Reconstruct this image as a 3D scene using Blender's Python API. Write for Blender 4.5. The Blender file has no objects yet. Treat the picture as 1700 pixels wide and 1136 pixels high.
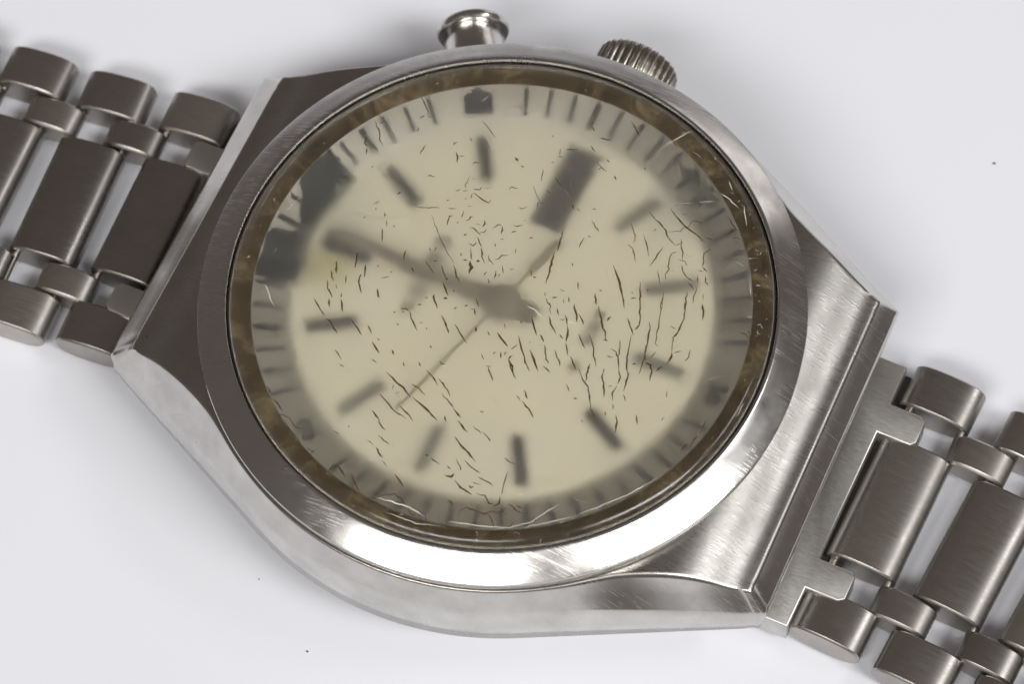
import bpy, bmesh, math, random
from mathutils import Vector, Matrix

# ------------------------------------------------------------------ scene, camera, light
sc = bpy.context.scene
col = sc.collection
MM = 0.001
ZO = 2.35                      # the table top lies 2.35 mm below the drawing's zero height
RIGHT = Vector((0.9130, 0.4080, 0.0))     # directions on the table as the camera sees them
NORTH = Vector((-0.4080, 0.9130, 0.0))

cam_d = bpy.data.cameras.new('camera')
cam = bpy.data.objects.new('camera', cam_d)
col.objects.link(cam)
ROT = Matrix(((0.9125056621, 0.4078175373, -0.0319103885),
              (-0.3513946287, 0.8214084619, 0.4492326276),
              (0.2094164070, -0.3987141772, 0.8928447645)))
M4 = ROT.transposed().to_4x4()
M4.translation = Vector((42.849667, -80.559229, 183.070169 + ZO)) * MM
cam.matrix_world = M4
cam_d.sensor_width = 36.0
cam_d.lens = 110.35
cam_d.clip_start = 0.005
cam_d.clip_end = 20.0
cam_d.dof.use_dof = True
cam_d.dof.focus_distance = 0.196
cam_d.dof.aperture_fstop = 64.0
sc.camera = cam

w = bpy.data.worlds.new('World')
sc.world = w
w.use_nodes = True
bg = w.node_tree.nodes['Background']
bg.inputs['Color'].default_value = (0.112, 0.095, 0.086, 1)
bg.inputs['Strength'].default_value = 1.0

def area(name, r, n, z, sx, sy, watts, color, aim=(0, 0, 0)):
    d = bpy.data.lights.new(name, 'AREA')
    d.shape = 'RECTANGLE'; d.size = sx; d.size_y = sy
    d.energy = watts; d.color = color
    o = bpy.data.objects.new(name, d); col.objects.link(o)
    p = RIGHT * r + NORTH * n + Vector((0, 0, z))
    o.location = p
    zz = (p - Vector(aim)).normalized()
    xx = (RIGHT - zz * RIGHT.dot(zz)).normalized()
    yy = zz.cross(xx)
    o.rotation_euler = Matrix((xx, yy, zz)).transposed().to_euler()
    return o
area('lamp_front_left', -0.34, -0.76, 0.88, 0.70, 0.28, 6.7, (1.0, 0.985, 0.96))
area('lamp_front_right', 0.66, -0.54, 0.88, 0.60, 0.28, 8.0, (1.0, 0.985, 0.96))
area('ceiling_light_right', 0.80, 0.02, 0.85, 0.20, 0.34, 1.3, (0.97, 0.985, 1.0))
area('added_fill_back_right', 0.75, 1.15, 0.34, 0.60, 0.46, 0.8, (1.0, 0.96, 0.95))  # added lamp with no known source, brightens bezel and flank reflections

sc.view_settings.view_transform = 'Standard'
sc.view_settings.look = 'None'
sc.view_settings.exposure = 0.17
sc.view_settings.gamma = 1.0
sc.cycles.use_denoising = True
sc.cycles.max_bounces = 14
sc.cycles.transmission_bounces = 12
sc.cycles.diffuse_bounces = 5
sc.cycles.glossy_bounces = 6
sc.cycles.sample_clamp_indirect = 6.0

# ------------------------------------------------------------------ helpers
def V(x, y, z):
    return Vector((x, y, z + ZO)) * MM

def make(name, verts, faces, mat, parent=None, smooth=35.0, mats=None, fmat=None):
    """verts in millimetres, drawing coordinates (table at z = -ZO)."""
    me = bpy.data.meshes.new(name)
    me.from_pydata([V(*v) for v in verts], [], faces)
    return finish(name, me, mat, parent, smooth, mats, fmat)

def finish(name, me, mat, parent, smooth=35.0, mats=None, fmat=None):
    bm = bmesh.new(); bm.from_mesh(me)
    bmesh.ops.recalc_face_normals(bm, faces=bm.faces)
    bm.to_mesh(me); bm.free()
    for m in (mats or [mat]):
        me.materials.append(m)
    if fmat:
        me.polygons.foreach_set('material_index', fmat)
    if smooth:
        me.polygons.foreach_set('use_smooth', [True] * len(me.polygons))
        me.set_sharp_from_angle(angle=math.radians(smooth))
    me.update()
    o = bpy.data.objects.new(name, me)
    col.objects.link(o)
    if parent is not None:
        o.parent = parent
    return o

def grid_faces(n_rings, n, closed=True, off=0):
    f = []
    for i in range(n_rings - 1):
        for j in range(n if closed else n - 1):
            k = (j + 1) % n
            f.append((off + i * n + j, off + i * n + k, off + (i + 1) * n + k, off + (i + 1) * n + j))
    return f

def revolve(prof, n=192):
    v, f = [], []
    for r, z in prof:
        for j in range(n):
            a = 2 * math.pi * j / n
            v.append((r * math.cos(a), r * math.sin(a), z))
    f = grid_faces(len(prof), n)
    return v, f

def revolve_solid(prof, n=192):
    """closed profile (first and last point joined)"""
    v, f = revolve(prof, n)
    m = len(prof)
    for j in range(n):
        k = (j + 1) % n
        f.append(((m - 1) * n + j, (m - 1) * n + k, k, j))
    return v, f

def revolve_capped(prof, n=192):
    v, f = revolve(prof, n)
    m = len(prof)
    f.append(tuple(range(n)))
    f.append(tuple((m - 1) * n + j for j in range(n)))
    return v, f

def box_bm(sx, sy, sz, bev):
    bm = bmesh.new()
    bmesh.ops.create_cube(bm, size=1.0)
    for v in bm.verts:
        v.co = Vector((v.co.x * sx, v.co.y * sy, v.co.z * sz)) * MM
    if bev:
        bmesh.ops.bevel(bm, geom=list(bm.edges), offset=bev * MM, segments=2, affect='EDGES', profile=0.6)
    return bm

# ------------------------------------------------------------------ materials
class NT:
    def __init__(s, name):
        s.m = bpy.data.materials.new(name); s.m.use_nodes = True
        s.t = s.m.node_tree; s.n = s.t.nodes; s.l = s.t.links
        s.b = s.n['Principled BSDF']
        s.tc = s.n.new('ShaderNodeTexCoord')
    def mapping(s, scale, rot=(0, 0, 0), loc=(0, 0, 0)):
        m = s.n.new('ShaderNodeMapping')
        m.inputs['Scale'].default_value = scale
        m.inputs['Rotation'].default_value = rot
        m.inputs['Location'].default_value = loc
        s.l.new(getattr(s, 'shift', None) or s.tc.outputs['Object'], m.inputs['Vector'])
        return m.outputs[0]
    def noise(s, vec, scale=1.0, detail=3.0, rough=0.55, dist=0.0):
        n = s.n.new('ShaderNodeTexNoise')
        n.inputs['Scale'].default_value = scale; n.inputs['Detail'].default_value = detail
        n.inputs['Roughness'].default_value = rough; n.inputs['Distortion'].default_value = dist
        s.l.new(vec, n.inputs['Vector'])
        return n.outputs['Fac']
    def ramp(s, fac, stops):
        r = s.n.new('ShaderNodeValToRGB')
        e = r.color_ramp.elements
        while len(e) < len(stops): e.new(0.5)
        for i, (p, c) in enumerate(stops):
            e[i].position = p
            e[i].color = c if len(c) == 4 else (*c, 1)
        s.l.new(fac, r.inputs[0])
        return r.outputs[0]
    def grey(s, fac, stops):
        return s.ramp(fac, [(p, (c, c, c, 1)) for p, c in stops])
    def mix(s, a, b, fac, kind='MIX'):
        m = s.n.new('ShaderNodeMix'); m.data_type = 'RGBA'; m.blend_type = kind
        for sock, val in ((m.inputs[6], a), (m.inputs[7], b), (m.inputs[0], fac)):
            if hasattr(val, 'links') or hasattr(val, 'is_linked'): s.l.new(val, sock)
            else: sock.default_value = val if not isinstance(val, tuple) or len(val) == 4 else (*val, 1)
        return m.outputs[2]
    def math(s, op, a, b=0.0):
        m = s.n.new('ShaderNodeMath'); m.operation = op
        for sock, val in ((m.inputs[0], a), (m.inputs[1], b)):
            if hasattr(val, 'is_linked'): s.l.new(val, sock)
            else: sock.default_value = val
        return m.outputs[0]
    def bump(s, h, strength, dist, prev=None):
        b = s.n.new('ShaderNodeBump')
        b.inputs['Strength'].default_value = strength
        b.inputs['Distance'].default_value = dist * MM
        s.l.new(h, b.inputs['Height'])
        if prev is not None: s.l.new(prev, b.inputs['Normal'])
        return b.outputs[0]
    def set(s, **k):
        for key, val in k.items():
            sock = s.b.inputs[key.replace('_', ' ')]
            if hasattr(val, 'is_linked'): s.l.new(val, sock)
            else: sock.default_value = val if not isinstance(val, tuple) or len(val) == 4 else (*val, 1)

def thin_lines(t, rot, stretch=(420, 21000, 420), lo=0.655, hi=0.685, loc=(0, 0, 0)):
    v = t.mapping(stretch, rot, loc)
    return t.grey(t.noise(v, 1.0, 1.0, 0.4, 0.15), [(lo, 0.0), (hi, 1.0)])

def steel(name, base, rough, brush=None, bump=0.25, scratch=0.0, blotch=0.10, seed=0.0, own=False):
    t = NT(name)
    if own:
        oi = t.n.new('ShaderNodeObjectInfo')
        sh = t.n.new('ShaderNodeVectorMath'); sh.operation = 'MULTIPLY_ADD'
        sh.inputs[0].default_value = (0.37, 0.53, 0.29)
        t.l.new(oi.outputs['Random'], sh.inputs[1]); t.l.new(t.tc.outputs['Object'], sh.inputs[2])
        t.shift = sh.outputs[0]; t.rnd = oi.outputs['Random']
    big = t.noise(t.mapping((420, 420, 420), loc=(seed, seed * 2, 0)), 1.0, 5.0, 0.6)
    fine = t.noise(t.mapping((2600, 2600, 2600)), 1.0, 4.0, 0.65)
    dark = tuple(c * 0.80 for c in base)
    c = t.ramp(big, [(0.30, dark), (0.70, base)])
    r = t.grey(big, [(0.25, rough + blotch), (0.75, max(0.02, rough - blotch * 0.6))])
    nrm = None
    if brush:
        b = t.noise(t.mapping(brush), 1.0, 3.0, 0.6)
        nrm = t.bump(b, bump, 0.02)
        r = t.mix(r, t.grey(b, [(0.3, rough + 0.16), (0.7, rough - 0.02)]), 0.5)
    else:
        nrm = t.bump(fine, bump * 0.3, 0.01)
    if scratch:
        s = None
        for k, (ang, ph) in enumerate(((0.4, 3.1), (1.9, 7.7), (2.7, 1.3), (-0.5, 5.2))):
            ln = thin_lines(t, (0, 0, ang), loc=(ph, ph, ph), lo=0.735 - scratch * 0.03, hi=0.765 - scratch * 0.03)
            s = ln if s is None else t.math('MAXIMUM', s, ln)
        s = t.math('MULTIPLY', s, t.grey(t.noise(t.mapping((260, 260, 260), loc=(9, 4, seed)), 1.0, 2.0), [(0.42, 0.0), (0.58, 1.0)]))
        nrm = t.bump(s, 0.14, 0.010, nrm)
        r = t.mix(r, (0.42, 0.42, 0.42, 1), t.math('MULTIPLY', s, 0.5))
    pit = t.grey(t.noise(t.mapping((3800, 3800, 3800), loc=(2, 1, 5)), 1.0, 2.0, 0.5), [(0.19, 0.0), (0.25, 1.0)])
    c = t.mix((0.10, 0.085, 0.07), c, pit)
    if own:
        c = t.mix(c, t.grey(t.rnd, [(0.0, 0.80), (1.0, 1.0)]), 1.0, 'MULTIPLY')
        r = t.math('ADD', r, t.math('MULTIPLY', t.math('SUBTRACT', t.rnd, 0.5), 0.10))
    t.set(Base_Color=c, Metallic=1.0, Roughness=r, Normal=nrm)
    return t.m

STEEL = (0.60, 0.580, 0.550)
M_case_top = steel('brushed_steel_case', (0.46, 0.44, 0.41), 0.26, brush=(1300, 10000, 1300), bump=0.42, scratch=0.6)
M_polish = steel('worn_polished_steel', (0.665, 0.65, 0.615), 0.20, None, 0.25, scratch=1.3, blotch=0.07)
M_bevel = steel('satin_steel_bevel', (0.62, 0.60, 0.57), 0.15, None, 0.2, scratch=0.3, blotch=0.05)
M_bezel = steel('scratched_polished_bezel', (0.66, 0.65, 0.63), 0.19, None, 0.3, scratch=1.7, blotch=0.10, seed=3.0)
M_link = steel('brushed_steel_link', (0.52, 0.492, 0.46), 0.30, brush=(700, 13000, 700), bump=0.10, scratch=1.2, blotch=0.13, own=True)
M_end = steel('satin_steel_end_link', (0.64, 0.63, 0.60), 0.38, brush=(1600, 8000, 1600), bump=0.3, scratch=0.8, blotch=0.16)
M_crown = steel('grimy_steel_crown', (0.52, 0.49, 0.44), 0.24, None, 0.5, blotch=0.12)
M_pin = steel('dull_steel_pin', (0.45, 0.42, 0.38), 0.35, None, 0.3)

def plain(name, base, rough, var=0.15, scale=900, spec=0.4):
    t = NT(name)
    n = t.noise(t.mapping((scale,) * 3), 1.0, 4.0, 0.6)
    c = t.ramp(n, [(0.3, tuple(x * (1 - var) for x in base)), (0.7, tuple(min(1, x * (1 + var)) for x in base))])
    t.set(Base_Color=c, Roughness=rough)
    t.b.inputs['Specular IOR Level'].default_value = spec
    return t.m

M_marker = plain('dark_baton_lacquer', (0.03, 0.028, 0.025), 0.5, 0.3)
M_marker_faded = plain('faded_baton_lacquer', (0.20, 0.19, 0.155), 0.6, 0.4)
M_mark = plain('grey_minute_print', (0.02, 0.02, 0.018), 0.7, 0.2)
M_hand = plain('tarnished_hand_metal', (0.25, 0.22, 0.165), 0.5, 0.3)
M_second = plain('faded_second_hand', (0.34, 0.30, 0.215), 0.6, 0.2)
M_print = plain('faded_dial_print', (0.30, 0.265, 0.195), 0.7, 0.2)
M_window = plain('dark_calendar_disc', (0.075, 0.066, 0.058), 0.6, 0.35, 1500)
M_crack = plain('dirt_filled_crack', (0.095, 0.067, 0.034), 0.8, 0.5, 3000, 0.1)
M_glint = plain('bright_fracture_glint', (0.75, 0.72, 0.64), 0.25, 0.1, 3000, 0.6)  # pale colour paints the glints on scratches and crack lips
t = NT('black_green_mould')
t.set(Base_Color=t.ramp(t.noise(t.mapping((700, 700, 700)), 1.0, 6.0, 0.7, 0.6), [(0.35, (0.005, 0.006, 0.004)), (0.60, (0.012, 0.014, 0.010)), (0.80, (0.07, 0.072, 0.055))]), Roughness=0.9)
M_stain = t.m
M_gap_shade = plain('dark_gap_shade', (0.022, 0.018, 0.014), 0.7, 0.4)  # near-black colour painting the shade in the bracelet's end gaps
M_speck = plain('dark_dust', (0.03, 0.028, 0.03), 0.9, 0.2)

def gasket_mat():
    t = NT('brown_grimy_gasket_shaded_rim')
    n = t.noise(t.mapping((330, 330, 2500)), 1.0, 8.0, 0.74, 0.9)
    c = t.ramp(n, [(0.28, (0.02, 0.012, 0.005)), (0.5, (0.085, 0.058, 0.026)), (0.68, (0.30, 0.235, 0.13))])
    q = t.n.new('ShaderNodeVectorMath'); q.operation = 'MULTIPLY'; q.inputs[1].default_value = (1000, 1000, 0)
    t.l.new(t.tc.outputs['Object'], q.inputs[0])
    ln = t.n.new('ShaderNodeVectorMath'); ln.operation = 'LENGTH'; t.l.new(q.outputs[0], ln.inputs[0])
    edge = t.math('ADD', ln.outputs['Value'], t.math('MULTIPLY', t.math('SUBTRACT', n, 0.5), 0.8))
    c = t.mix(c, (0.012, 0.008, 0.005), t.grey(t.math('SUBTRACT', edge, 16.2), [(0.60, 0.0), (0.90, 1.0)]))  # near-black outer edge paints the shaded gap inside the bezel
    t.set(Base_Color=c, Roughness=0.55, Normal=t.bump(n, 0.6, 0.08))
    return t.m
M_gasket = gasket_mat()

def ring_mat():
    t = NT('silvered_chapter_ring')
    n = t.noise(t.mapping((260, 260, 260)), 1.0, 4.0, 0.6)
    c = t.ramp(n, [(0.3, (0.43, 0.405, 0.345)), (0.7, (0.58, 0.562, 0.505))])
    t.set(Base_Color=c, Roughness=0.40, Metallic=1.0)
    return t.m
M_ring = ring_mat()

def dial_mat():
    t = NT('cream_dial_paint')
    n = t.noise(t.mapping((120, 120, 120)), 1.0, 5.0, 0.6)
    c = t.ramp(n, [(0.3, (0.90, 0.85, 0.66)), (0.7, (0.95, 0.91, 0.745))])
    # yellow-green water stain creeping in from the twelve o'clock edge, paler bloom beside it
    def blob(x, y, r, soft):
        v = t.n.new('ShaderNodeVectorMath'); v.operation = 'DISTANCE'
        t.l.new(t.tc.outputs['Object'], v.inputs[0]); v.inputs[1].default_value = V(x, y, 6.6)
        d = t.math('ADD', v.outputs['Value'], t.math('MULTIPLY', t.math('SUBTRACT', n, 0.5), 3.0 * MM))
        return t.grey(t.math('DIVIDE', d, r * MM), [(1 - soft, 1.0), (1.0, 0.0)])
    c = t.mix(c, (0.50, 0.46, 0.17), t.math('MULTIPLY', blob(-11.3, -1.5, 2.6, 0.8), 0.75))
    c = t.mix(c, (0.33, 0.30, 0.15), t.math('MULTIPLY', blob(-13.0, -2.3, 2.0, 0.8), 0.75))
    c = t.mix(c, (0.64, 0.62, 0.52), t.math('MULTIPLY', blob(-12.2, 1.6, 2.6, 0.8), 0.7))
    c = t.mix(c, (0.52, 0.51, 0.46), t.math('MULTIPLY', blob(7.4, 11.2, 3.2, 0.7), 0.85))
    t.set(Base_Color=c, Roughness=0.45)
    return t.m
M_dial = dial_mat()

def glass_mat(name, rough, tint, var, bump, trans=1.0):
    t = NT(name)
    n = t.noise(t.mapping((150, 150, 150)), 1.0, 3.0, 0.55)
    r = t.grey(n, [(0.3, max(0.0, rough - var)), (0.7, rough + var)])
    if trans < 1.0:
        smear = t.noise(t.mapping((110, 230, 170), rot=(0, 0, 0.7)), 1.0, 5.0, 0.62, 0.5)
        trans = t.grey(smear, [(0.28, trans + 0.045), (0.72, trans - 0.055)])
    t.set(Base_Color=tint, Roughness=r, Transmission_Weight=trans, IOR=1.45)
    if bump:
        s = None
        for k, (ang, ph) in enumerate(((0.3, 2.0), (1.2, 8.0), (2.3, 4.0))):
            ln = thin_lines(t, (0, 0, ang), loc=(ph, ph, ph), lo=0.69, hi=0.72)
            s = ln if s is None else t.math('MAXIMUM', s, ln)
        t.set(Normal=t.bump(s, 0.25, 0.01))
    return t.m
M_glass_top = glass_mat('scratched_crystal', 0.16, (1.0, 0.99, 0.96), 0.05, True)
M_glass_under = glass_mat('hazed_crystal_underside', 0.655, (1.0, 0.985, 0.94), 0.11, False, 0.945)

def table_mat():
    t = NT('white_matte_table')
    n = t.noise(t.mapping((30, 30, 30)), 1.0, 4.0, 0.5)
    c = t.ramp(n, [(0.3, (0.79, 0.808, 0.870)), (0.7, (0.815, 0.833, 0.890))])
    f = t.noise(t.mapping((2500, 2500, 2500)), 1.0, 3.0, 0.6)
    t.set(Base_Color=c, Roughness=0.6, Normal=t.bump(f, 0.12, 0.02))
    t.b.inputs['Specular IOR Level'].default_value = 0.25
    return t.m
M_table = table_mat()

# ------------------------------------------------------------------ the setting
table = make('table_surface', [(-280, -280, -ZO), (280, -280, -ZO), (280, 280, -ZO), (-280, 280, -ZO),
                               (-280, -280, -ZO - 12), (280, -280, -ZO - 12), (280, 280, -ZO - 12), (-280, 280, -ZO - 12)],
             [(0, 1, 2, 3), (7, 6, 5, 4), (0, 4, 5, 1), (1, 5, 6, 2), (2, 6, 7, 3), (3, 7, 4, 0)], M_table, None, 0)
table['kind'] = 'structure'
table['label'] = 'plain white matte table top under the watch'

# ------------------------------------------------------------------ the watch
watch = bpy.data.objects.new('wristwatch', None)
col.objects.link(watch)
watch.empty_display_size = 0.01
watch['label'] = 'old steel wristwatch with cracked hazy crystal, cream dial and link bracelet'
watch['category'] = 'wristwatch'

# ---- case: lofted from the case back up to the seat of the bezel
def hull_r(phi, rc, xc, yc):
    """radius at angle phi of the hull of a circle rc and the four lug corners (xc, yc)"""
    a = abs(phi) % math.pi
    if a > math.pi / 2: a = math.pi - a
    pc = math.atan2(yc, xc); rr = math.hypot(xc, yc)
    pt = pc + math.acos(rc / rr)
    if a <= pc: return xc / math.cos(a)
    if a <= pt: return rc / math.cos(pt - a)
    return rc

def lerp_tab(x, tab):
    for (x0, y0), (x1, y1) in zip(tab, tab[1:]):
        if x <= x1:
            u = max(0.0, (x - x0) / (x1 - x0))
            return y0 + (y1 - y0) * u
    return tab[-1][1]

def f_top(x):
    return lerp_tab(abs(x), [(0, 7.05), (13.5, 6.99), (15, 6.92), (15.5, 6.87), (16, 6.81), (16.5, 6.73), (17, 6.63), (17.5, 6.49), (18, 6.32), (18.5, 6.11), (19, 5.88), (19.5, 5.62), (20, 5.37), (20.4, 5.20), (20.8, 5.07), (21.35, 4.97), (23, 4.6)])
PC = math.degrees(math.atan2(10.85, 21.35))
RT = [(PC, 23.95), (28.2, 23.40), (30.2, 22.58), (32.4, 21.88), (34.7, 21.26), (37.2, 20.68), (39.9, 20.18), (42.6, 19.78), (45.6, 19.47), (50, 19.32), (60, 19.28), (90, 19.28)]
ZT = [(PC, 5.05), (30.2, 5.75), (34.7, 6.15), (39.9, 6.5), (45.6, 6.75), (52, 6.9), (90, 6.95)]
def quad(phi):
    a = abs(phi) % math.pi
    if a > math.pi / 2: a = math.pi - a
    return a
def ring_T(phi):
    a = quad(phi); d = math.degrees(a)
    if d <= PC: r = 21.35 / math.cos(a)
    else: r = lerp_tab(d, RT)
    if math.cos(phi) < 0: r = min(r, 20.95 / math.cos(a))
    return r, f_top(r * math.cos(a)) + 0.02
def z_D(phi):
    d = math.degrees(quad(phi))
    if math.cos(phi) < 0: return lerp_tab(d, [(0, 3.55), (25, 3.55), (28, 3.1), (34, 3.0), (45, 4.2), (60, 5.2), (90, 5.45)])
    return lerp_tab(d, [(0, 3.55), (25, 3.55), (28, 3.5), (34, 3.8), (45, 4.7), (60, 5.3), (90, 5.45)])

angs = set()
base = [i * 0.75 for i in range(0, 121)] + [PC + k * 0.18 for k in range(-6, 7)]
for b in base:
    if 0 <= b <= 90:
        for s in (b, 180 - b, 180 + b, 360 - b):
            angs.add(round(s % 360, 4))
angs = sorted(angs)
ANG = []
for a in angs:
    if not ANG or a - ANG[-1] > 0.05: ANG.append(a)
N = len(ANG)

def soft(vals, k=2):
    for _ in range(k):
        vals = [(vals[i - 1] + 2 * vals[i] + vals[(i + 1) % N]) / 4 for i in range(N)]
    return vals
rT = soft([ring_T(math.radians(a))[0] for a in ANG], 2); zT = soft([ring_T(math.radians(a))[1] for a in ANG], 3)
rD = soft([hull_r(math.radians(a), 20.15, 22.72, 11.35) for a in ANG], 2); zD = soft([z_D(math.radians(a)) for a in ANG], 3)
rB = soft([hull_r(math.radians(a), 20.32, 22.5, 11.65) for a in ANG], 3)
rings = []
def ring(fr, fz): rings.append([(fr(i) * math.cos(math.radians(ANG[i])), fr(i) * math.sin(math.radians(ANG[i])), fz(i)) for i in range(N)])
ring(lambda i: 15.0, lambda i: -0.5)
ring(lambda i: rB[i] * 0.925, lambda i: 0.35)
ring(lambda i: rB[i] * 0.988, lambda i: 1.55)
ring(lambda i: rB[i], lambda i: 1.85)
ring(lambda i: rB[i] + (rD[i] - rB[i]) * 0.5 + 0.04, lambda i: 1.85 + (zD[i] - 1.85) * 0.5)
ring(lambda i: rB[i] + (rD[i] - rB[i]) * 0.88, lambda i: 1.85 + (zD[i] - 1.85) * 0.88)
ring(lambda i: rB[i] + (rD[i] - rB[i]) * 0.95, lambda i: 1.85 + (zD[i] - 1.85) * 0.95)
ring(lambda i: rD[i] + (rT[i] - rD[i]) * 0.05, lambda i: zD[i] + (zT[i] - zD[i]) * 0.05)
for q in (0.13, 0.5, 0.88):
    ring(lambda i, q=q: rD[i] + (rT[i] - rD[i]) * q, lambda i, q=q: zD[i] + (zT[i] - zD[i]) * q)
SIDE = len(rings)
ring(lambda i: rD[i] + (rT[i] - rD[i]) * 0.95, lambda i: zD[i] + (zT[i] - zD[i]) * 0.96)
# the brushed top: curves down along the bracelet direction only
for u in (0.03, 0.08, 0.14, 0.20, 0.26, 0.32, 0.38, 0.44, 0.50, 0.57, 0.64, 0.72, 0.80, 0.9, 1.0):
    fr = lambda i, u=u: rT[i] + (18.3 - rT[i]) * u
    ring(fr, lambda i, fr=fr: f_top(fr(i) * math.cos(math.radians(ANG[i]))))
ring(lambda i: 16.6, lambda i: 5.9)
ring(lambda i: 16.6, lambda i: 5.2)
cv = [p for r in rings for p in r]
cf = grid_faces(len(rings), N)
cm = []
for i in range(len(rings) - 1):
    cm += [1 if i < SIDE else 0] * N
# the bevel strips at the lug ends are brushed like the top
for i in range(7, SIDE):
    for j in range(N):
        d = math.degrees(quad(math.radians(ANG[j])))
        if d < PC - 0.3: cm[i * N + j] = 2
cf.append(tuple(range(N))); cm.append(1)
cf.append(tuple((len(rings) - 1) * N + j for j in range(N))); cm.append(0)
case = make('case', cv, cf, None, watch, 50, [M_case_top, M_polish, M_bevel], cm)
case['label'] = 'brushed steel case with polished sides and hooded lugs'

# hollow under each lug hood, where the bracelet's end link hinges
def cutter(x0, x1, y, z0, z1):
    vs = [(x, yy, z) for x in (x0, x1) for yy in (-y, y) for z in (z0, z1)]
    me = bpy.data.meshes.new('cut')
    me.from_pydata([V(*v) for v in vs], [], [(0, 1, 3, 2), (4, 6, 7, 5), (0, 4, 5, 1), (2, 3, 7, 6), (0, 2, 6, 4), (1, 5, 7, 3)])
    bm = bmesh.new(); bm.from_mesh(me); bmesh.ops.recalc_face_normals(bm, faces=bm.faces); bm.to_mesh(me); bm.free()
    return bpy.data.objects.new('cut', me)
cuts = [cutter(18.6, 26, 10.45, -3, 2.7), cutter(-26, -18.6, 10.45, -3, 2.7)]
for c in cuts:
    col.objects.link(c)
    m = case.modifiers.new('cut', 'BOOLEAN'); m.operation = 'DIFFERENCE'; m.object = c; m.solver = 'EXACT'
bpy.context.view_layer.update()
dg = bpy.context.evaluated_depsgraph_get()
me2 = bpy.data.meshes.new_from_object(case.evaluated_get(dg))
case.modifiers.clear(); case.data = me2
case.data.polygons.foreach_set('use_smooth', [True] * len(case.data.polygons))
case.data.set_sharp_from_angle(angle=math.radians(50))
for c in cuts: bpy.data.objects.remove(c)

v, f = revolve_capped([(16.9, -0.35), (16.9, -1.3), (16.4, -1.75), (13.5, -1.95), (13.2, -2.3), (6.0, -2.33)], 96)
make('case_back', v, f, M_polish, watch)

# ---- bezel: polished ring, two slopes, rounded crest
v, f = revolve_solid([(16.9, 5.4), (18.95, 5.4), (18.98, 7.02), (19.14, 7.10), (19.20, 7.20), (19.24, 7.68), (19.20, 7.77), (19.10, 7.84), (18.50, 8.20), (17.95, 8.53),
                      (17.60, 8.74), (17.51, 8.785), (17.42, 8.81), (17.34, 8.80), (17.30, 8.70), (17.28, 8.0), (16.9, 7.6)], 256)
make('bezel', v, f, M_bezel, watch, 24)

# ---- gasket, chapter ring, dial
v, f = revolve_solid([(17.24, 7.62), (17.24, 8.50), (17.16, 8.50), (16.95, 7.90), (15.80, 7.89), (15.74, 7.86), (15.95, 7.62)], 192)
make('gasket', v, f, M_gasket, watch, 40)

RZ = [(13.40, 6.90), (16.10, 7.84)]
def ring_z(r): return 6.60 + (r - 13.40) / 2.45 * 1.20
v, f = revolve_solid([(13.34, 6.50), (13.34, 6.63), (13.40, 6.66), (15.75, 7.78), (15.85, 7.80), (15.93, 7.58), (15.93, 6.50), (14.0, 6.4)], 192)
chapter = make('chapter_ring', v, f, M_ring, watch, 40)
v, f = revolve_capped([(13.50, 6.42), (13.50, 6.58), (13.30, 6.60), (0.4, 6.605)], 128)
dial = make('dial', v, f, M_dial, watch, 40)
dial['label'] = 'cream coloured dial with dark hour batons, stained at one edge'

def clock(h):           # direction of an hour on the dial: 12 points to -x, 3 to +y
    return math.radians(180 - 30 * h)

def bar(name, r0, r1, wdt, hgt, z, ang, mat, parent, bev=0.05, tilt=0.0, shared={}):
    key = (name, round(r1 - r0, 3), wdt, hgt)
    if key in shared:
        o = bpy.data.objects.new(name, shared[key]); col.objects.link(o); o.parent = parent
    else:
        bm = box_bm(r1 - r0, wdt, hgt, bev)
        me = bpy.data.meshes.new(name); bm.to_mesh(me); bm.free()
        o = finish(name, me, mat, parent, 40)
        shared[key] = o.data
    rm = (r0 + r1) / 2
    o.location = V(rm * math.cos(ang), rm * math.sin(ang), z)
    o.rotation_euler = (Matrix.Rotation(ang, 4, 'Z') @ Matrix.Rotation(-tilt, 4, 'Y')).to_euler()
    return o

for h in range(1, 13):
    if h == 3: continue
    a = clock(h)
    if h == 12:
        for s in (-1, 1):
            b = bar('hour_marker', 9.1, 12.4, 0.55, 0.35, 6.78, a, M_marker, dial)
            b.location += Vector((-math.sin(a), math.cos(a), 0)) * 0.42 * s * MM
    else:
        fade = h in (4, 5, 6, 9, 10)
        b = bar('hour_marker', 9.15, 12.4, 0.73 if fade else 0.72, 0.35, 6.78, a, M_marker_faded if fade else M_marker, dial)
        if fade: b['label'] = 'faded grey hour baton'

# day and date opening at three o'clock
bar('calendar_window', 6.2, 12.5, 2.25, 0.10, 6.665, clock(3) - 0.035, M_window, dial, 0.03)
# faded print, no longer legible under the haze
rnd = random.Random(4)
for cx, y0, y1, n, hh in ((-5.35, -3.0, 3.3, 5, 1.15), (5.95, -3.6, 3.4, 7, 0.85)):
    step = (y1 - y0) / n
    for k in range(n):
        yc = y0 + step * (k + 0.5)
        if rnd.random() < 0.12: continue
        bm = box_bm(hh * rnd.uniform(0.75, 1.05), step * rnd.uniform(0.55, 0.8), 0.05, 0.015)
        me = bpy.data.meshes.new('printed_smudge'); bm.to_mesh(me); bm.free()
        o = finish('printed_smudge', me, M_print, dial, 40)
        o.location = V(cx + rnd.uniform(-0.1, 0.1), yc, 6.64)
        o.rotation_euler = (0, 0, rnd.uniform(-0.15, 0.15))

# minute track on the sloping ring
TILT = math.atan2(1.20, 2.45)
for k in range(60):
    a = math.radians(180 - 6 * k)
    if k in (9, 10, 11, 29, 30, 31, 49, 50, 51): continue
    five = k % 5 == 0
    bar('minute_mark', 13.75, 15.65, 0.40 if five else 0.27, 0.05, ring_z(14.7) + 0.075, a, M_mark, chapter, 0.0, TILT)

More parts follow.
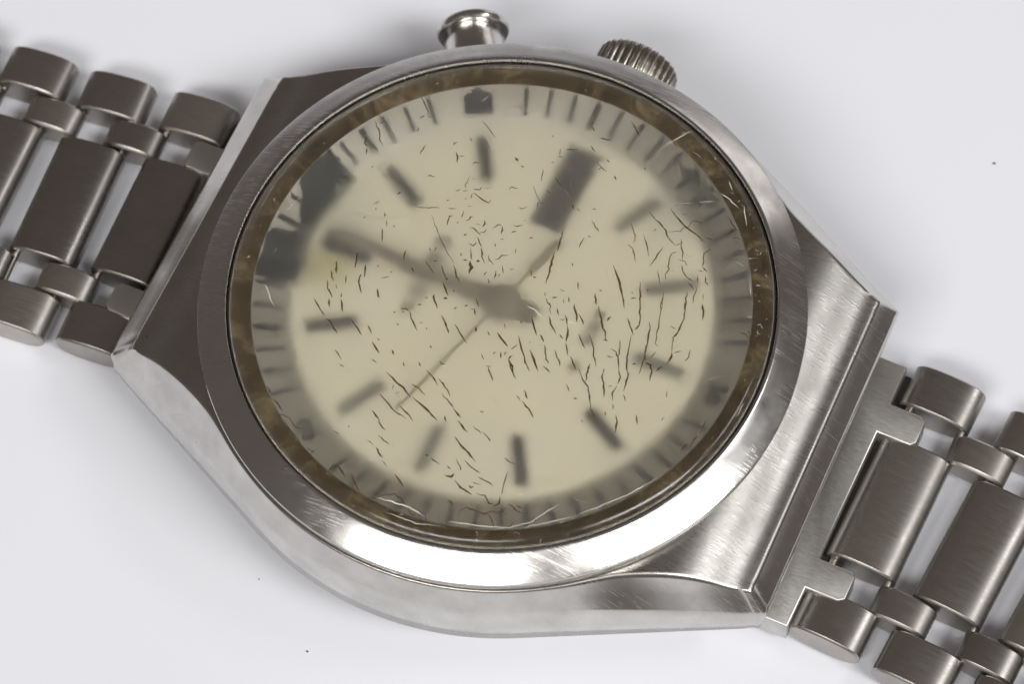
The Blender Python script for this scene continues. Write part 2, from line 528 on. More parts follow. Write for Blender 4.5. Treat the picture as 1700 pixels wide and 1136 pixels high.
def ring_patch(name, pts, mat, parent, lift=0.05, thick=0.06):
    """a flat irregular patch draped over the sloping ring and the dial edge"""
    def zz(x, y):
        r = math.hypot(x, y)
        return max(6.63, ring_z(min(r, 16.0)) + 0.06) + lift
    cx = sum(p[0] for p in pts) / len(pts); cy = sum(p[1] for p in pts) / len(pts)
    n = len(pts); vs = []; fs = []
    levels = (1.0, 0.66, 0.33)
    for s in levels:
        for x, y in pts:
            X, Y = cx + (x - cx) * s, cy + (y - cy) * s
            vs.append((X, Y, zz(X, Y) - (0.05 if s == 1.0 else 0)))
    vs.append((cx, cy, zz(cx, cy)))
    fs = grid_faces(3, n)
    for j in range(n): fs.append((2 * n + j, 2 * n + (j + 1) % n, 3 * n))
    low = len(vs)
    for x, y in pts: vs.append((x, y, zz(x, y) - 0.05 - thick))
    for j in range(n):
        k = (j + 1) % n
        fs.append((j, k, low + k, low + j))
    fs.append(tuple(low + j for j in range(n)))
    return make(name, vs, fs, mat, parent, 40)

def rough_outline(pts, seed, amp=0.10, sub=4):
    r = random.Random(seed); out = []
    n = len(pts)
    for i in range(n):
        a, b = pts[i], pts[(i + 1) % n]
        for k in range(sub):
            u = k / sub
            out.append((a[0] + (b[0] - a[0]) * u + r.uniform(-amp, amp), a[1] + (b[1] - a[1]) * u + r.uniform(-amp, amp)))
    return out
def polar(*rd): return [(-r * math.cos(math.radians(d)), r * math.sin(math.radians(d))) for r, d in rd]
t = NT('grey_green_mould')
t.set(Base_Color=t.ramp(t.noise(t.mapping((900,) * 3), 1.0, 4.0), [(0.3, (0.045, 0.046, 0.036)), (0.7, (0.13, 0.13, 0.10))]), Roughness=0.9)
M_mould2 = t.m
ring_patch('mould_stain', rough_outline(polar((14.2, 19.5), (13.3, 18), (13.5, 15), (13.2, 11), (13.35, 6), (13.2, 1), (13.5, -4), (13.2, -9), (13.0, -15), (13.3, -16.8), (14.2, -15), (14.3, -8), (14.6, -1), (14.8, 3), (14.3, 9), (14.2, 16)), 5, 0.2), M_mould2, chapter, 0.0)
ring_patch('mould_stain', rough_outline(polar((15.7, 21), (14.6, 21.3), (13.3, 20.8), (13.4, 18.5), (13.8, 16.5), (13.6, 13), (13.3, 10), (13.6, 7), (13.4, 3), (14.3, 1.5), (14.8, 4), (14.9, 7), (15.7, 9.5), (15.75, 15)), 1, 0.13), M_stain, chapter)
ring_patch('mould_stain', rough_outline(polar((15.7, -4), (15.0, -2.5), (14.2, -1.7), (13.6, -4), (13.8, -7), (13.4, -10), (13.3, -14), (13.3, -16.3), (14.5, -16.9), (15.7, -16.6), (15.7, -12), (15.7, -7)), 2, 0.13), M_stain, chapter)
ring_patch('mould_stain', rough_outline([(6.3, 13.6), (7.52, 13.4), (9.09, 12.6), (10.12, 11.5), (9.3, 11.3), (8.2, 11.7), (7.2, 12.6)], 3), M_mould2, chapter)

# pointer block of the inner ring (a square with a peak), and its numerals
def ring_poly(name, pts, ang, mat, parent, rc=14.7, hgt=0.07):
    """pts: (tangential, radial) in mm about rc"""
    vs, n = [], len(pts)
    for dz in (0.0, hgt):
        for tt, rr in pts:
            r = rc + rr
            x = r * math.cos(ang) + tt * math.sin(ang); y = r * math.sin(ang) - tt * math.cos(ang)
            vs.append((x, y, ring_z(math.hypot(x, y)) + 0.055 + dz))
    fs = [tuple(range(n)), tuple(range(n, 2 * n))] + [(j, (j + 1) % n, n + (j + 1) % n, n + j) for j in range(n)]
    return make(name, vs, fs, mat, parent, 0)
ring_poly('pointer_block', [(-0.95, -0.7), (0.95, -0.7), (0.95, 0.5), (0.45, 0.65), (0.0, 1.0), (-0.45, 0.65), (-0.95, 0.5)], clock(2), M_marker, chapter)

def numeral(txt, ang, size=1.6):
    cu = bpy.data.curves.new('numeral', 'FONT')
    cu.body = txt; cu.size = size * MM; cu.align_x = 'CENTER'; cu.align_y = 'CENTER'
    cu.extrude = 0.03 * MM; cu.offset = 0.035 * MM; cu.resolution_u = 3
    tmp = bpy.data.objects.new('tmp', cu); col.objects.link(tmp)
    bpy.context.view_layer.update()
    me = bpy.data.meshes.new_from_object(tmp.evaluated_get(bpy.context.evaluated_depsgraph_get()))
    bpy.data.objects.remove(tmp)
    me.name = 'numeral'
    me.materials.clear()
    o = finish('numeral', me, M_mark, chapter, 0)
    o.location = V(14.7 * math.cos(ang), 14.7 * math.sin(ang), ring_z(14.7) + 0.12)
    o.rotation_euler = (Matrix.Rotation(ang, 4, 'Z') @ Matrix.Rotation(-TILT, 4, 'Y') @ Matrix.Rotation(-math.pi / 2, 4, 'Z')).to_euler()
    return o
numeral('30', clock(6) - 0.04)
numeral('50', clock(10) + 0.0)

# ---- hands
def outline_hand(name, pts, z, thick, mat, ang, parent=watch):
    n = len(pts); vs = []
    ca, sa = math.cos(ang), math.sin(ang)
    for dz in (0, thick):
        for r, s in pts:
            vs.append((r * ca - s * sa, r * sa + s * ca, z + dz))
    fs = [tuple(range(n)), tuple(range(n, 2 * n))] + [(j, (j + 1) % n, n + (j + 1) % n, n + j) for j in range(n)]
    return make(name, vs, fs, mat, parent, 30)
outline_hand('minute_hand', [(-2.4, -0.6), (-1.0, -0.8), (0.5, -0.75), (3.5, -0.42), (11.6, -0.40), (12.0, -0.2), (12.0, 0.2), (11.6, 0.40), (3.5, 0.42), (0.5, 0.75), (-1.0, 0.8), (-2.4, 0.6)], 7.30, 0.12, M_hand, clock(12) - 0.035)
outline_hand('hour_hand', [(-2.1, -0.55), (0.0, -0.8), (2.0, -0.55), (7.0, -0.48), (7.4, 0.0), (7.0, 0.48), (2.0, 0.55), (0.0, 0.8), (-2.1, 0.55)], 7.06, 0.12, M_hand, clock(12) - 0.02)
outline_hand('second_hand', [(-5.6, -0.32), (-3.2, -0.32), (-2.6, -0.12), (9.9, -0.09), (9.9, 0.09), (-2.6, 0.12), (-3.2, 0.32), (-5.6, 0.32)], 7.50, 0.06, M_second, math.atan2(-10.0, -3.1))
v, f = revolve_capped([(1.15, 7.0), (1.2, 7.1), (1.2, 7.5), (1.0, 7.58), (0.3, 7.60)], 48)
make('hand_hub', v, f, M_hand, watch)

# ---- crystal
def top_z(r): return 9.22 - 0.22 * (r / 16.7) ** 2
prof = [(0.02, 7.93), (15.72, 7.93), (16.4, 7.93), (16.9, 7.96), (17.10, 8.10), (17.10, 8.58), (17.02, 8.70), (16.78, 8.92)]
prof += [(r, top_z(r)) for r in (16.5, 15, 12, 9, 6, 3, 0.02)]
v, f = revolve_capped(prof, 192)
fm = []
for i in range(len(prof) - 1):
    fm += [1 if i < 1 else 0] * 192
fm += [1, 0]
crystal = make('crystal', v, f, None, watch, 40, [M_glass_top, M_glass_under], fm)
crystal['label'] = 'hazy scratched watch crystal covered in fine dirt-filled cracks'

CRACKS = '59:-781,581,-758,595,-727,596;47:-525,688,-526,649,-522,617,-508,590;47:-523,570,-492,584;47:-567,552,-546,563,-542,579;29:-501,677,-483,678;70:-466,608,-424,621,-421,643;29:-408,642,-367,658;47:-250,695,-248,717,-205,723;47:-117,921,-103,872,-86,828;47:-124,778,-84,737,-40,688,-43,662,-31,625;35:-39,684,-11,684;47:-25,896,20,861,84,829;41:-33,788,3,773;59:-458,573,-453,538;65:-456,578,-422,576,-378,561,-338,553,-332,581;70:-586,464,-576,478;53:-489,520,-479,535;47:-767,340,-690,368,-601,400;47:-555,420,-506,436;29:-448,479,-424,491;53:-456,440,-448,406,-452,389;41:-634,335,-579,271,-495,186,-433,130,-347,63;82:-352,57,-312,9,-264,-40;76:-504,382,-524,369,-519,342,-508,301;65:-417,385,-399,395,-399,418,-382,424;41:-461,337,-451,354;59:-145,600,-121,597,-98,628;41:-347,386,-314,387;82:-304,429,-292,406,-296,379;59:-371,342,-342,351,-313,334,-284,319;59:-296,337,-275,350,-268,374;59:-233,395,-211,436,-189,437;82:-185,434,-169,408,-167,380;59:-126,468,-95,471,-67,493;47:-74,523,-66,531;94:-383,279,-367,292;76:-113,414,-86,435;76:-328,239,-296,234,-289,266;65:-298,303,-263,264,-242,244;76:-247,242,-208,185,-176,145;65:-156,343,-140,352;59:-177,303,-165,281;59:9,419,28,434;59:-304,214,-278,163,-260,138;59:-347,158,-333,136;53:-546,119,-525,90;53:-506,136,-504,100;76:-315,114,-286,122;129:-232,141,-211,150;176:-269,126,-244,87,-238,40;59:-180,213,-159,181,-123,159;53:-132,194,-110,210,-101,239,-65,258;53:-39,319,-28,290;76:-70,178,-39,125;70:-92,131,-78,68;53:-140,99,-143,65;70:-60,116,-60,92;65:-15,170,3,183;76:-110,56,-92,25;65:142,178,162,182;59:108,221,130,173;82:182,558,195,488,210,404;106:194,397,206,328,236,161;59:-424,31,-357,-51;82:-588,-60,-562,-85;47:-531,22,-462,-31,-434,-43;47:-481,35,-463,51;106:-357,-43,-342,-53;61:-1230,818,-1201,849;69:-1264,826,-1200,764,-1174,708,-1130,676;69:-1267,707,-1249,653,-1223,631;69:-1223,626,-1207,577;61:-982,895,-975,864;61:-645,949,-620,926;61:-716,858,-718,873,-704,885;69:-883,787,-886,752,-886,710;92:-682,817,-653,779,-640,746;46:-656,792,-617,811;61:-547,775,-537,795,-505,801;61:-316,928,-287,907;76:-1133,498,-1124,518;76:-895,385,-880,413;46:-625,1097,-558,1058,-488,1010;61:-1006,259,-981,299;53:-972,227,-975,247;61:-917,234,-902,202;61:-877,191,-856,146;61:-820,172,-814,158;84:-880,124,-838,35;61:-1021,146,-1013,160;84:-941,-95,-948,-109,-914,-202;107:-1046,-199,-1010,-280;69:-1050,-271,-1023,-313;107:-865,-154,-837,-234;69:-676,39,-657,-33;107:-1035,-225,-1008,-283;61:-925,-178,-917,-201;76:-1049,-274,-1022,-315,-1000,-336;76:-1045,-341,-1014,-397,-983,-421,-956,-447;61:-978,-350,-956,-378;69:-946,-267,-922,-326;107:-865,-153,-831,-239;84:-859,-227,-863,-253,-847,-294,-801,-349;69:-789,-125,-785,-140;61:-736,-204,-689,-171;61:-697,-143,-690,-131;107:-724,-279,-706,-308,-683,-336;76:-1058,-495,-1006,-542,-949,-581;92:-974,-460,-945,-516;61:-919,-394,-906,-425;92:-904,-435,-878,-477,-851,-513;92:-931,-594,-893,-610,-820,-662;84:-790,-534,-742,-566,-673,-615;84:-670,-535,-620,-582;61:-576,-595,-554,-601;92:-597,-630,-555,-659,-519,-685;92:-458,-633,-433,-661;61:-549,-742,-506,-753;69:-357,-683,-336,-707;69:-788,-769,-718,-817;53:-720,-851,-679,-857;92:-561,-394,-547,-383;69:-531,-350,-495,-340,-477,-348;107:-509,-361,-500,-368;84:-477,-342,-417,-406,-367,-453;76:-508,-456,-492,-459;84:-444,-286,-422,-272;53:-421,-223,-406,-214;53:-379,-395,-362,-386;61:-326,-409,-317,-421;107:-379,-179,-357,-217,-317,-263;107:-364,-77,-328,-115,-292,-152;107:-312,-182,-288,-172;76:-282,-101,-270,-117;69:-105,-168,-79,-214;53:-124,-181,-102,-175;69:-125,-102,-85,-149;69:-170,-180,-151,-166;61:-220,-227,-212,-203;92:-274,-295,-223,-344,-177,-393;84:-174,-318,-120,-363,-47,-410;107:-43,-283,-27,-318;69:36,-281,62,-306;92:95,-266,142,-298,195,-332;61:227,-340,245,-296;92:-250,-512,-234,-526;61:134,-416,141,-392;69:66,-440,99,-472;107:170,-380,189,-423;76:199,-393,201,-366;61:124,-506,157,-496;84:142,-506,175,-548,210,-585;69:234,-409,244,-379;99:236,-413,291,-473,334,-516;69:-155,-586,-131,-597,-112,-597;69:-269,-645,-244,-668;76:-205,-675,-148,-702,-93,-745;84:-107,-700,-48,-736,9,-784;76:-246,-796,-193,-809,-134,-835;92:-425,-785,-348,-819,-281,-841,-208,-887;53:-346,-844,-340,-877;53:-312,-899,-291,-880;76:-402,-934,-309,-982,-282,-1001,-176,-1027;76:-258,-960,-194,-988,-131,-1024;107:-204,-875,-102,-913,6,-965;76:-46,-782,64,-847;107:60,-849,129,-888;92:-397,-1055,-318,-1104;61:221,-805,244,-801;79:412,260,439,205;42:330,166,366,165;79:310,88,340,105;74:401,138,421,99;53:380,111,395,84;48:253,111,269,81;74:276,73,298,46,323,32,352,-18;79:367,37,401,-8;106:454,106,485,57,521,-7;79:509,53,536,28,567,-6;74:432,13,457,-13,478,-55;84:344,-36,380,-82,437,-137;58:416,-31,435,-30,442,-16;95:244,-75,279,-125,330,-190;84:199,-134,209,-151;53:110,-191,133,-224;95:95,-266,137,-295,194,-328;74:344,-177,371,-194,387,-216;84:227,-234,262,-284,297,-334,338,-381,391,-437;48:222,-341,248,-290;84:400,-229,428,-278,452,-318,477,-339;106:329,-296,381,-348,435,-411;74:474,-237,503,-275,525,-294,548,-331;69:455,-126,491,-150;116:478,-55,505,-108,515,-162;79:514,-166,539,-202,565,-241;79:565,-75,602,-117,641,-154;84:578,-239,606,-274,649,-312;74:447,-367,509,-391;95:543,228,568,180,585,154;106:601,154,637,93,675,37,744,-57;74:717,-54,747,-48;95:690,76,699,116;74:619,-52,654,-88,692,-137,710,-179,755,-246;106:569,456,622,393,673,327,710,270,754,198;48:753,329,763,314;74:762,277,794,300;74:559,253,581,260;84:796,146,838,99,879,48;95:872,88,879,124;95:867,47,887,-38,913,-128,928,-179,946,-199;74:815,-12,841,-80,851,-126;74:788,-92,827,-100,851,-126,877,-179,897,-225;53:782,-145,822,-142;58:953,-139,969,-125;84:710,-240,718,-301;74:805,-235,810,-262;95:233,-401,272,-445,301,-480;95:177,-393,188,-420;48:233,-401,250,-372;63:307,-254,315,-251;82:625,898,711,851,777,813,813,771,874,739;82:737,979,791,936,884,888,967,861,1035,834;41:793,812,865,847,872,883,896,893,903,946,955,960,967,940;53:555,773,584,739,614,702,623,673,621,648;59:592,627,634,612,661,574,694,522;65:660,730,699,681,753,598;59:713,803,712,776;70:805,701,796,631,780,534;70:886,797,923,735,955,658;53:874,739,899,766;70:898,699,878,678,875,624,890,581,902,570,895,526,915,486;47:927,654,971,661,1001,633;70:963,629,987,590,1029,558,1068,551;76:1084,807,1063,762,1080,703,1088,666;70:1088,666,1130,643;53:1072,634,1103,639;82:1128,613,1147,576,1167,553;59:1084,598,1101,549;47:1110,528,1117,466,1131,399;65:839,531,864,488,895,440;76:935,405,952,331,971,261;76:769,415,810,319,855,212;59:835,370,840,384;65:1046,525,1101,496;76:1066,469,1077,416,1113,322;35:1163,494,1183,446;94:1190,420,1216,366;47:1022,868,1073,869;35:826,967,850,977;47:751,998,802,1032,860,1067;53:1092,1068,1138,1025,1191,994;90:820,289,865,192,884,121,874,90;90:931,176,954,133,988,6,1006,-91,1017,-183;65:954,346,982,224,1028,50,1049,37;90:1081,400,1122,284,1126,180,1112,139,1143,37;116:1143,37,1155,-1,1147,-57;90:1127,-74,1105,-123;58:1156,34,1193,66;58:1244,103,1251,49,1237,8;71:1062,201,1105,193;116:1187,419,1213,376,1232,318;65:1052,3,1039,-60;103:1022,-93,1055,-97,1077,-131,1097,-201;65:951,-137,974,-127;97:938,-190,957,-208,975,-331;52:981,-346,1015,-388;77:895,-209,914,-244,923,-301;77:923,-310,919,-364,939,-416;52:947,-430,966,-473;90:804,-243,818,-294,861,-371,882,-414;77:654,-295,716,-355,761,-388,799,-450,838,-520,879,-562;84:712,-239,719,-319,735,-364;58:876,-336,897,-323;71:710,-496,735,-486;77:631,-422,673,-465;103:993,-492,1017,-537,1039,-610;90:1108,-442,1141,-501;65:1219,-218,1231,-265;58:1269,-420,1265,-401,1276,-390;52:926,-499,939,-528;45:815,-602,828,-627;65:1514,-303,1511,-408;85:-333,-1102,-298,-1129,-262,-1146;70:-487,-1205,-474,-1214;85:32,-912,59,-947;92:118,-913,160,-937,209,-960;63:221,-911,292,-937;77:290,-923,335,-946,363,-962;92:407,-563,455,-613;56:380,-617,421,-642;85:426,-635,485,-671,539,-714;56:-289,-1195,-197,-1226;49:-341,-1250,-285,-1268;85:-270,-1271,-236,-1299,-198,-1319;56:-196,-1337,-150,-1362;113:34,-1197,52,-1198;63:72,-1204,141,-1225;63:184,-1216,213,-1226;63:218,-1150,264,-1186,274,-1211;77:268,-1138,312,-1161,393,-1179;92:149,-1017,204,-1054,272,-1090,334,-1123;113:199,-1277,235,-1271,245,-1245;85:-87,-1388,-39,-1418,2,-1446;92:266,-1282,322,-1313,405,-1328;77:389,-1208,436,-1209,498,-1224;49:368,-1254,428,-1247;85:360,-1283,380,-1291,392,-1276;70:484,-1027,521,-1038,566,-1043;63:540,-1104,555,-1190,569,-1258;113:565,-1269,579,-1318,548,-1354;92:423,-1310,480,-1305,522,-1342,550,-1330;77:628,-1296,688,-1316,739,-1317;77:674,-1286,723,-1292;85:369,-1472,405,-1420,461,-1414,521,-1415,564,-1379,657,-1361;85:283,-1413,331,-1433;70:-127,-1575,-86,-1535,-31,-1507,18,-1522,65,-1548;70:-436,-1468,-385,-1502,-358,-1523;70:-330,-1492,-295,-1528,-213,-1594;56:-213,-1594,-163,-1591,-124,-1583;56:219,-804,243,-798;56:296,-1571,365,-1574,428,-1565;56:542,-1406,577,-1428,616,-1475;60:-161,1178,-152,1159;69:36,1378,47,1332,73,1305;78:258,1471,352,1389;78:125,1274,195,1287;52:-46,1104,29,1144;78:92,1200,137,1169;52:-76,1104,-58,1048;52:-68,1042,-35,1052;78:-317,926,-282,909;69:-256,887,-233,884;69:-86,984,-73,992;69:183,1101,222,1074,264,1063;60:222,1074,206,1055;69:229,1145,252,1130;60:470,1188,487,1168;78:322,1054,345,1027;69:535,1457,603,1411;69:741,1469,795,1430,860,1401,901,1381;78:155,755,185,724;52:194,740,228,724;78:287,774,311,782;69:316,694,395,636;69:343,590,362,580;69:324,564,324,479;69:330,366,341,347;56:-1099,1122,-1047,1097,-976,1023,-953,981;64:-1004,954,-983,989;42:-960,988,-930,991;53:1513,-303,1516,-360,1502,-412;94:1502,-412,1495,-512;76:1472,-491,1453,-562;65:-1073,-1161,-1039,-1178,-1020,-1194;65:-1010,-1221,-964,-1233,-904,-1274;47:-917,-1307,-887,-1294,-847,-1301,-795,-1334,-741,-1341;59:-865,-1324,-807,-1370,-727,-1414,-636,-1483;47:-624,-1478,-604,-1431;59:-440,-1465,-384,-1499,-354,-1525;59:-455,-1471,-470,-1544;47:-558,-1271,-509,-1281'
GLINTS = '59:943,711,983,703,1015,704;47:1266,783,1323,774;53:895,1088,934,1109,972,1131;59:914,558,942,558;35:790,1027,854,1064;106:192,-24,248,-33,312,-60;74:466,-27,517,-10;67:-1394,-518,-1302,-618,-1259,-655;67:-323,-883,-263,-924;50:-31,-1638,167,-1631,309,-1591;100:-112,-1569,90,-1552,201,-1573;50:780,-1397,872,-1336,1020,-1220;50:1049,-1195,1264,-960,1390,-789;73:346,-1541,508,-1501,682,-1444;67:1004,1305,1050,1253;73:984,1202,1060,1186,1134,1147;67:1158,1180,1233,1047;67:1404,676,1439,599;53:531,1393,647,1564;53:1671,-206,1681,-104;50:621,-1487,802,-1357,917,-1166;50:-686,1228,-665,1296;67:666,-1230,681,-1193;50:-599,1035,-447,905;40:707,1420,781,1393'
def slivers(name, data, mat, seed, wmul=1.0, extra=()):
    r = random.Random(seed); vs, fs = [], []
    lines = []
    for it in data.split(';'):
        wd, q = it.split(':'); q = [int(x) / 100 for x in q.split(',')]
        lines.append((int(wd) / 1000 * wmul, [(q[i], q[i + 1]) for i in range(0, len(q), 2)]))
    lines += list(extra)
    for wd, pts in lines:
        fine = []
        for (ax, ay), (bx, by) in zip(pts, pts[1:]):
            L = math.hypot(bx - ax, by - ay); n = max(2, int(L / 0.22))
            for k in range(n):
                u = k / n
                jx = 0.022 if (k or fine) else 0
                fine.append((ax + (bx - ax) * u + r.gauss(0, jx), ay + (by - ay) * u + r.gauss(0, jx)))
        fine.append(pts[-1])
        m = len(fine); off = len(vs)
        for i, (x, y) in enumerate(fine):
            a = fine[max(0, i - 1)]; b = fine[min(m - 1, i + 1)]
            dx, dy = b[0] - a[0], b[1] - a[1]; L = math.hypot(dx, dy) or 1
            nx, ny = -dy / L, dx / L
            u = i / (m - 1)
            h = wd * 0.5 * (0.16 + 0.84 * math.sin(math.pi * min(1, max(0, u))) ** 0.6) * r.uniform(0.65, 1.2)
            rr = math.hypot(x, y)
            z = (top_z(rr) if rr < 16.7 else top_z(16.7) - (rr - 16.7) * 0.9) + 0.004
            vs += [(x + nx * h, y + ny * h, z), (x, y, z + 0.012), (x - nx * h, y - ny * h, z)]
        for i in range(m - 1):
            p0 = off + i * 3; p1 = p0 + 3
            fs += [(p0, p1, p1 + 1, p0 + 1), (p0 + 1, p1 + 1, p1 + 2, p0 + 2)]
    o = make(name, vs, fs, mat, crystal, 60)
    o['kind'] = 'stuff'
    return o
rr = random.Random(11)
rim = []
for k in range(46):                     # chipped rim: short cracks round the crystal's edge
    a = rr.uniform(0, 2 * math.pi); r0 = rr.uniform(15.6, 16.75)
    a = rr.choice([a, rr.uniform(-1.6, -0.9), rr.uniform(0.1, 0.8)])
    L = rr.uniform(0.25, 0.9); d = a + math.pi / 2 + rr.gauss(0, 0.5)
    x, y = r0 * math.cos(a), r0 * math.sin(a)
    rim.append((rr.uniform(0.03, 0.07), [(x, y), (x + L * math.cos(d) * 0.5, y + L * math.sin(d) * 0.5), (x + L * math.cos(d + 0.3), y + L * math.sin(d + 0.3))]))
slivers('crack_network', CRACKS, M_crack, 1, 1.25, rim)
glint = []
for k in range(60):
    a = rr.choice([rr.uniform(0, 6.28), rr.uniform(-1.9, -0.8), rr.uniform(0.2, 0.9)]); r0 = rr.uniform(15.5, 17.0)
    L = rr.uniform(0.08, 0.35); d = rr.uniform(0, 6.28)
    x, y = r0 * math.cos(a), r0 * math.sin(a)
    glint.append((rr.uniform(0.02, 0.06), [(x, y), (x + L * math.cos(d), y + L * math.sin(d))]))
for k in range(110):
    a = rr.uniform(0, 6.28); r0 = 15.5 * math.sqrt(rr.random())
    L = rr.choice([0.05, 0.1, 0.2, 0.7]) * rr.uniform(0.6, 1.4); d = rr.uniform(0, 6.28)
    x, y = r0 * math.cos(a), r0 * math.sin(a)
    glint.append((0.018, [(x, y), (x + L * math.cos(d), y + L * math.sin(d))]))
for it in CRACKS.split(';'):            # pale slivers paint light caught on the lip of some cracks
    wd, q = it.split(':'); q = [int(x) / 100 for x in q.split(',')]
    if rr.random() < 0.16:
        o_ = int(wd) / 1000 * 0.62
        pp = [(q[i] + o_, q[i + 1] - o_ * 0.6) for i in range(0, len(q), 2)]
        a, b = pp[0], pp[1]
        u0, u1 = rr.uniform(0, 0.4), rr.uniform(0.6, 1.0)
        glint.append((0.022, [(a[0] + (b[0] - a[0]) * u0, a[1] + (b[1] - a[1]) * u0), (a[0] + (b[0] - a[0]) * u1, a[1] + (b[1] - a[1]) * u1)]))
slivers('bright_scratch_glints', GLINTS, M_glint, 2, 0.9, glint)

# ---- crown at three o'clock and alarm pusher at two o'clock
def lathe_along(name, prof, ang, zc, mat, parent, n=64, teeth=0, tooth=0.0, smooth=35, r_from=0.0):
    """prof: (distance from the watch centre, radius) along the direction ang"""
    ca, sa = math.cos(ang), math.sin(ang)
    vs = []
    for d, r in prof:
        for j in range(n):
            b = 2 * math.pi * j / n
            q = r
            if teeth and r > r_from:
                s = math.cos(b * teeth)
                q = r - tooth * (0.5 - 0.5 * math.copysign(abs(s) ** 0.6, s))
            t_, z_ = q * math.cos(b), q * math.sin(b)
            vs.append((d * ca - t_ * sa, d * sa + t_ * ca, zc + z_))
    fs = grid_faces(len(prof), n)
    fs.append(tuple(range(n))); fs.append(tuple((len(prof) - 1) * n + j for j in range(n)))
    return make(name, vs, fs, mat, parent, smooth)
crown = lathe_along('crown', [(20.0, 2.45), (20.1, 2.7), (20.25, 2.85), (21.95, 2.85), (22.2, 2.74), (22.32, 2.45), (22.4, 1.6), (22.42, 0.2)],
                    clock(3), 3.2, M_crown, watch, 30 * 12, 30, 0.34, 50, 2.6)
lathe_along('crown_stem', [(18.5, 1.4), (20.05, 1.4)], clock(3), 3.2, M_pin, crown, 32)
pusher = lathe_along('pusher', [(18.5, 2.02), (22.75, 2.02), (22.95, 1.9)], clock(2) - 0.012, 3.2, M_polish, watch, 64)
lathe_along('pusher_cap', [(22.80, 1.8), (22.82, 2.20), (22.90, 2.36), (23.05, 2.44), (23.22, 2.46), (23.42, 2.40), (23.56, 2.25), (23.66, 1.9), (23.74, 1.2), (23.77, 0.1)],
            clock(2) - 0.012, 3.2, M_polish, pusher, 64)

# ---- bracelet
def link_mesh(name, L, W, H, nt=3.7, nb=2.6, crown_h=0.20, bev=0.14):
    prof = []
    n = 44
    for k in range(n):
        a = 2 * math.pi * k / n
        c, s = math.cos(a), math.sin(a)
        e = nt if s >= 0 else nb
        x = math.copysign(abs(c) ** (2 / e), c) * L / 2
        z = math.copysign(abs(s) ** (2 / e), s) * H / 2
        if s > 0: z -= crown_h * (2 * x / L) ** 2
        prof.append((x, z))
    secs = [(-W / 2, 1), (-W / 2 + bev * 0.3, 0.55), (-W / 2 + bev, 0), (W / 2 - bev, 0), (W / 2 - bev * 0.3, 0.55), (W / 2, 1)]
    vs = []
    for y, sh in secs:
        for x, z in prof:
            d = sh * bev
            vs.append((x * (1 - 2 * d / L), y, z * (1 - 2 * d / H)))
    fs = grid_faces(len(secs), n)
    fs.append(tuple(range(n))); fs.append(tuple((len(secs) - 1) * n + j for j in range(n)))
    me = bpy.data.meshes.new(name)
    me.from_pydata([Vector(v) * MM for v in vs], [], fs)
    o = finish(name, me, M_link, watch, 30)
    bpy.data.objects.remove(o)
    return me
ME_centre = link_mesh('centre_link', 4.75, 9.15, 2.5)
ME_outer = link_mesh('outer_link', 4.9, 3.1, 2.5)
ME_conn = link_mesh('connector_link', 4.0, 2.25, 2.1, 3.4, 2.8, 0.22, 0.2)
bm = bmesh.new()
bmesh.ops.create_cone(bm, cap_ends=True, segments=20, radius1=0.30 * MM, radius2=0.30 * MM, depth=18.6 * MM)
bmesh.ops.rotate(bm, verts=bm.verts, cent=(0, 0, 0), matrix=Matrix.Rotation(math.pi / 2, 3, 'X'))
ME_pin = bpy.data.meshes.new('link_pin'); bm.to_mesh(ME_pin); bm.free()
o = finish('link_pin', ME_pin, M_pin, watch, 40); bpy.data.objects.remove(o)

def place(name, me, pos, rz, ry=0.0, rx=0.0):
    o = bpy.data.objects.new(name, me); col.objects.link(o); o.parent = watch
    o.location = V(*pos)
    o.rotation_euler = (Matrix.Rotation(rz, 4, 'Z') @ Matrix.Rotation(ry, 4, 'Y') @ Matrix.Rotation(rx, 4, 'X')).to_euler()
    return o

def bracelet(side, rows, conn_shift):
    """rows: (x, y, z of the link middle, angle); side +1 right, -1 left"""
    jr = random.Random(20 + side)
    def local(row, dx, dy):
        x, y, z, a = row
        ca, sa = math.cos(a), math.sin(a)
        return (x + dx * ca - dy * sa, y + dx * sa + dy * ca, z)
    for i, row in enumerate(rows):
        a = row[3]
        place('centre_link', ME_centre, local(row, 0, 0), a + jr.gauss(0, 0.008), jr.gauss(0, 0.012))
        for s in (1, -1):
            p = local(row, jr.gauss(0, 0.05), s * 8.58)
            place('outer_link', ME_outer, p, a + jr.gauss(0, 0.012), jr.gauss(0, 0.02), jr.gauss(0, 0.015))
        for s in (-1, 1):
            place('link_pin', ME_pin, local((row[0], row[1], row[2] - 0.05, a), 1.95 * side if s > 0 else -1.75 * side, 0), a)
        if i + 1 < len(rows):
            nx = rows[i + 1]
            mid = ((row[0] + nx[0]) / 2, (row[1] + nx[1]) / 2, (row[2] + nx[2]) / 2 - 0.02, (a + nx[3]) / 2)
            for s in (1, -1):
                place('connector_link', ME_conn, local(mid, side * conn_shift + jr.gauss(0, 0.06), s * 5.86), mid[3] + jr.gauss(0, 0.015), jr.gauss(0, 0.03))

ZL = -1.0
rowsR = [(26.70, -0.05, ZL + 0.1, -0.05), (32.85, -0.75, ZL + 0.1, -0.09), (38.9, -1.5, ZL + 0.1, -0.11), (44.9, -2.3, ZL + 0.1, -0.11)]
rowsL = [(-26.2, -0.05, ZL, 0.06), (-32.1, -0.72, ZL, 0.085), (-38.2, -1.15, ZL, 0.06), (-44.3, -1.5, ZL, 0.06)]
bracelet(1, rowsR, 0.6)
bracelet(-1, rowsL, 0.6)

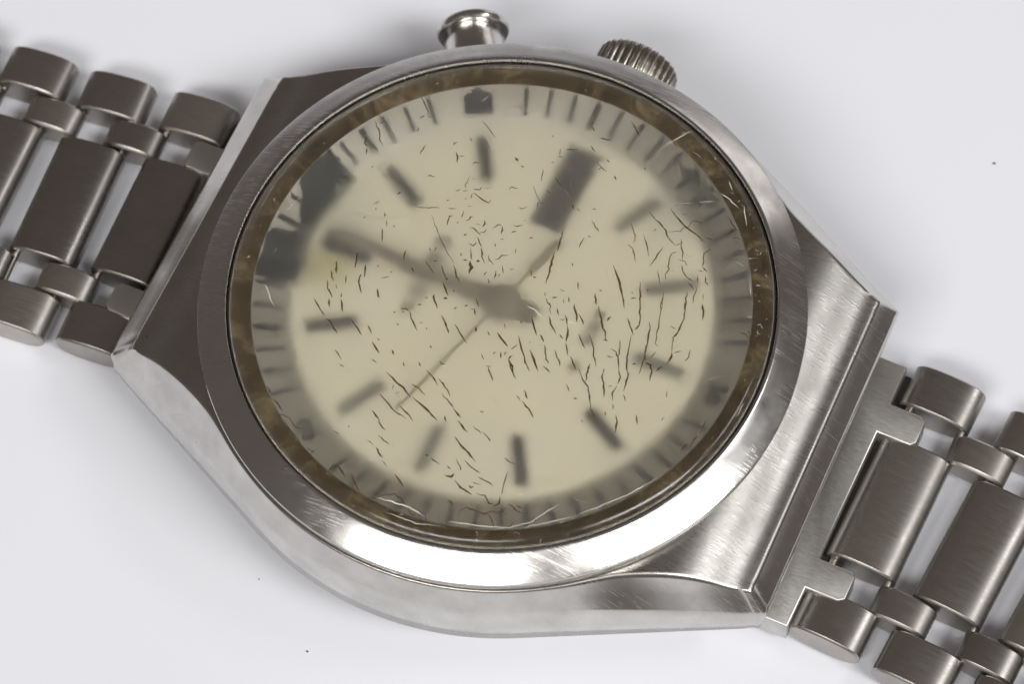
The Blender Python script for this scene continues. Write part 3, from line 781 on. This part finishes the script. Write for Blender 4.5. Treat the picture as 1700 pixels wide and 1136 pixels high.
def end_link(side, x0, x1, x2, rot, ztop):
    pts = [(x0, -9.9), (x1, -9.9), (x1, -7.0), (x2 - 0.4, -7.0), (x2, -6.7), (x2, -5.1), (x2 - 0.3, -4.8), (x1, -4.8),
           (x1, 4.8), (x2 - 0.3, 4.8), (x2, 5.1), (x2, 6.7), (x2 - 0.4, 7.0), (x1, 7.0), (x1, 9.9), (x0, 9.9)]
    bm = bmesh.new()
    vs = [bm.verts.new(Vector((x * side, y, 0)) * MM) for x, y in pts]
    fc = bm.faces.new(vs)
    ex = bmesh.ops.extrude_face_region(bm, geom=[fc])
    for g in ex['geom']:
        if isinstance(g, bmesh.types.BMVert): g.co.z -= 2.0 * MM
    bmesh.ops.bevel(bm, geom=[e for e in bm.edges if max(v.co.z for v in e.verts) > -0.1 * MM and min(v.co.z for v in e.verts) > -0.1 * MM],
                    offset=0.11 * MM, segments=2, affect='EDGES', profile=0.5)
    me = bpy.data.meshes.new('end_link'); bm.to_mesh(me); bm.free()
    o = finish('end_link', me, M_end, watch, 40)
    o.location = V(0, 0, ztop)
    o.rotation_euler = (0, 0, rot)
    return o
def gap_shade_bar(side, x0, x1):  # added dark bar, stands in for deep shade between end link and links
    bm = box_bm(x1 - x0, 19.0, 1.3, 0.25)
    me = bpy.data.meshes.new('gap_shade_bar'); bm.to_mesh(me); bm.free()
    o = finish('gap_shade_bar', me, M_gap_shade, watch, 40)
    o.location = V(side * (x0 + x1) / 2, 0, -1.55)
gap_shade_bar(1, 23.2, 25.3)
gap_shade_bar(-1, 22.6, 24.6)
end_link(1, 19.2, 24.05, 26.6, -0.02, 0.42)
end_link(-1, 19.2, 23.2, 25.9, 0.01, 0.30)

# ---- specks of dust on the table
def speck(x, y, s, seed, label):
    r = random.Random(seed)
    bm = bmesh.new()
    bmesh.ops.create_icosphere(bm, subdivisions=2, radius=1.0)
    for vt in bm.verts:
        k = r.uniform(0.7, 1.25)
        vt.co = Vector((vt.co.x * s * k * 1.4, vt.co.y * s * k, vt.co.z * s * 0.55 * k)) * MM
    lo = min(vt.co.z for vt in bm.verts)
    for vt in bm.verts: vt.co.z -= lo
    me = bpy.data.meshes.new('dust_speck'); bm.to_mesh(me); bm.free()
    o = finish('dust_speck', me, M_speck, None, 0)
    o.location = V(x, y, -ZO)
    o['label'] = label; o['category'] = 'dust speck'; o['group'] = 'dust specks on the white table'
speck(23.86, 27.46, 0.075, 1, 'tiny dark dust speck on the white table above the right bracelet')
speck(-3.6, -22.86, 0.055, 2, 'tiny dark dust speck on the white table nearest the bottom edge')
speck(-8.58, -19.64, 0.038, 3, 'faint tiny dust speck on the white table beside the case flank')
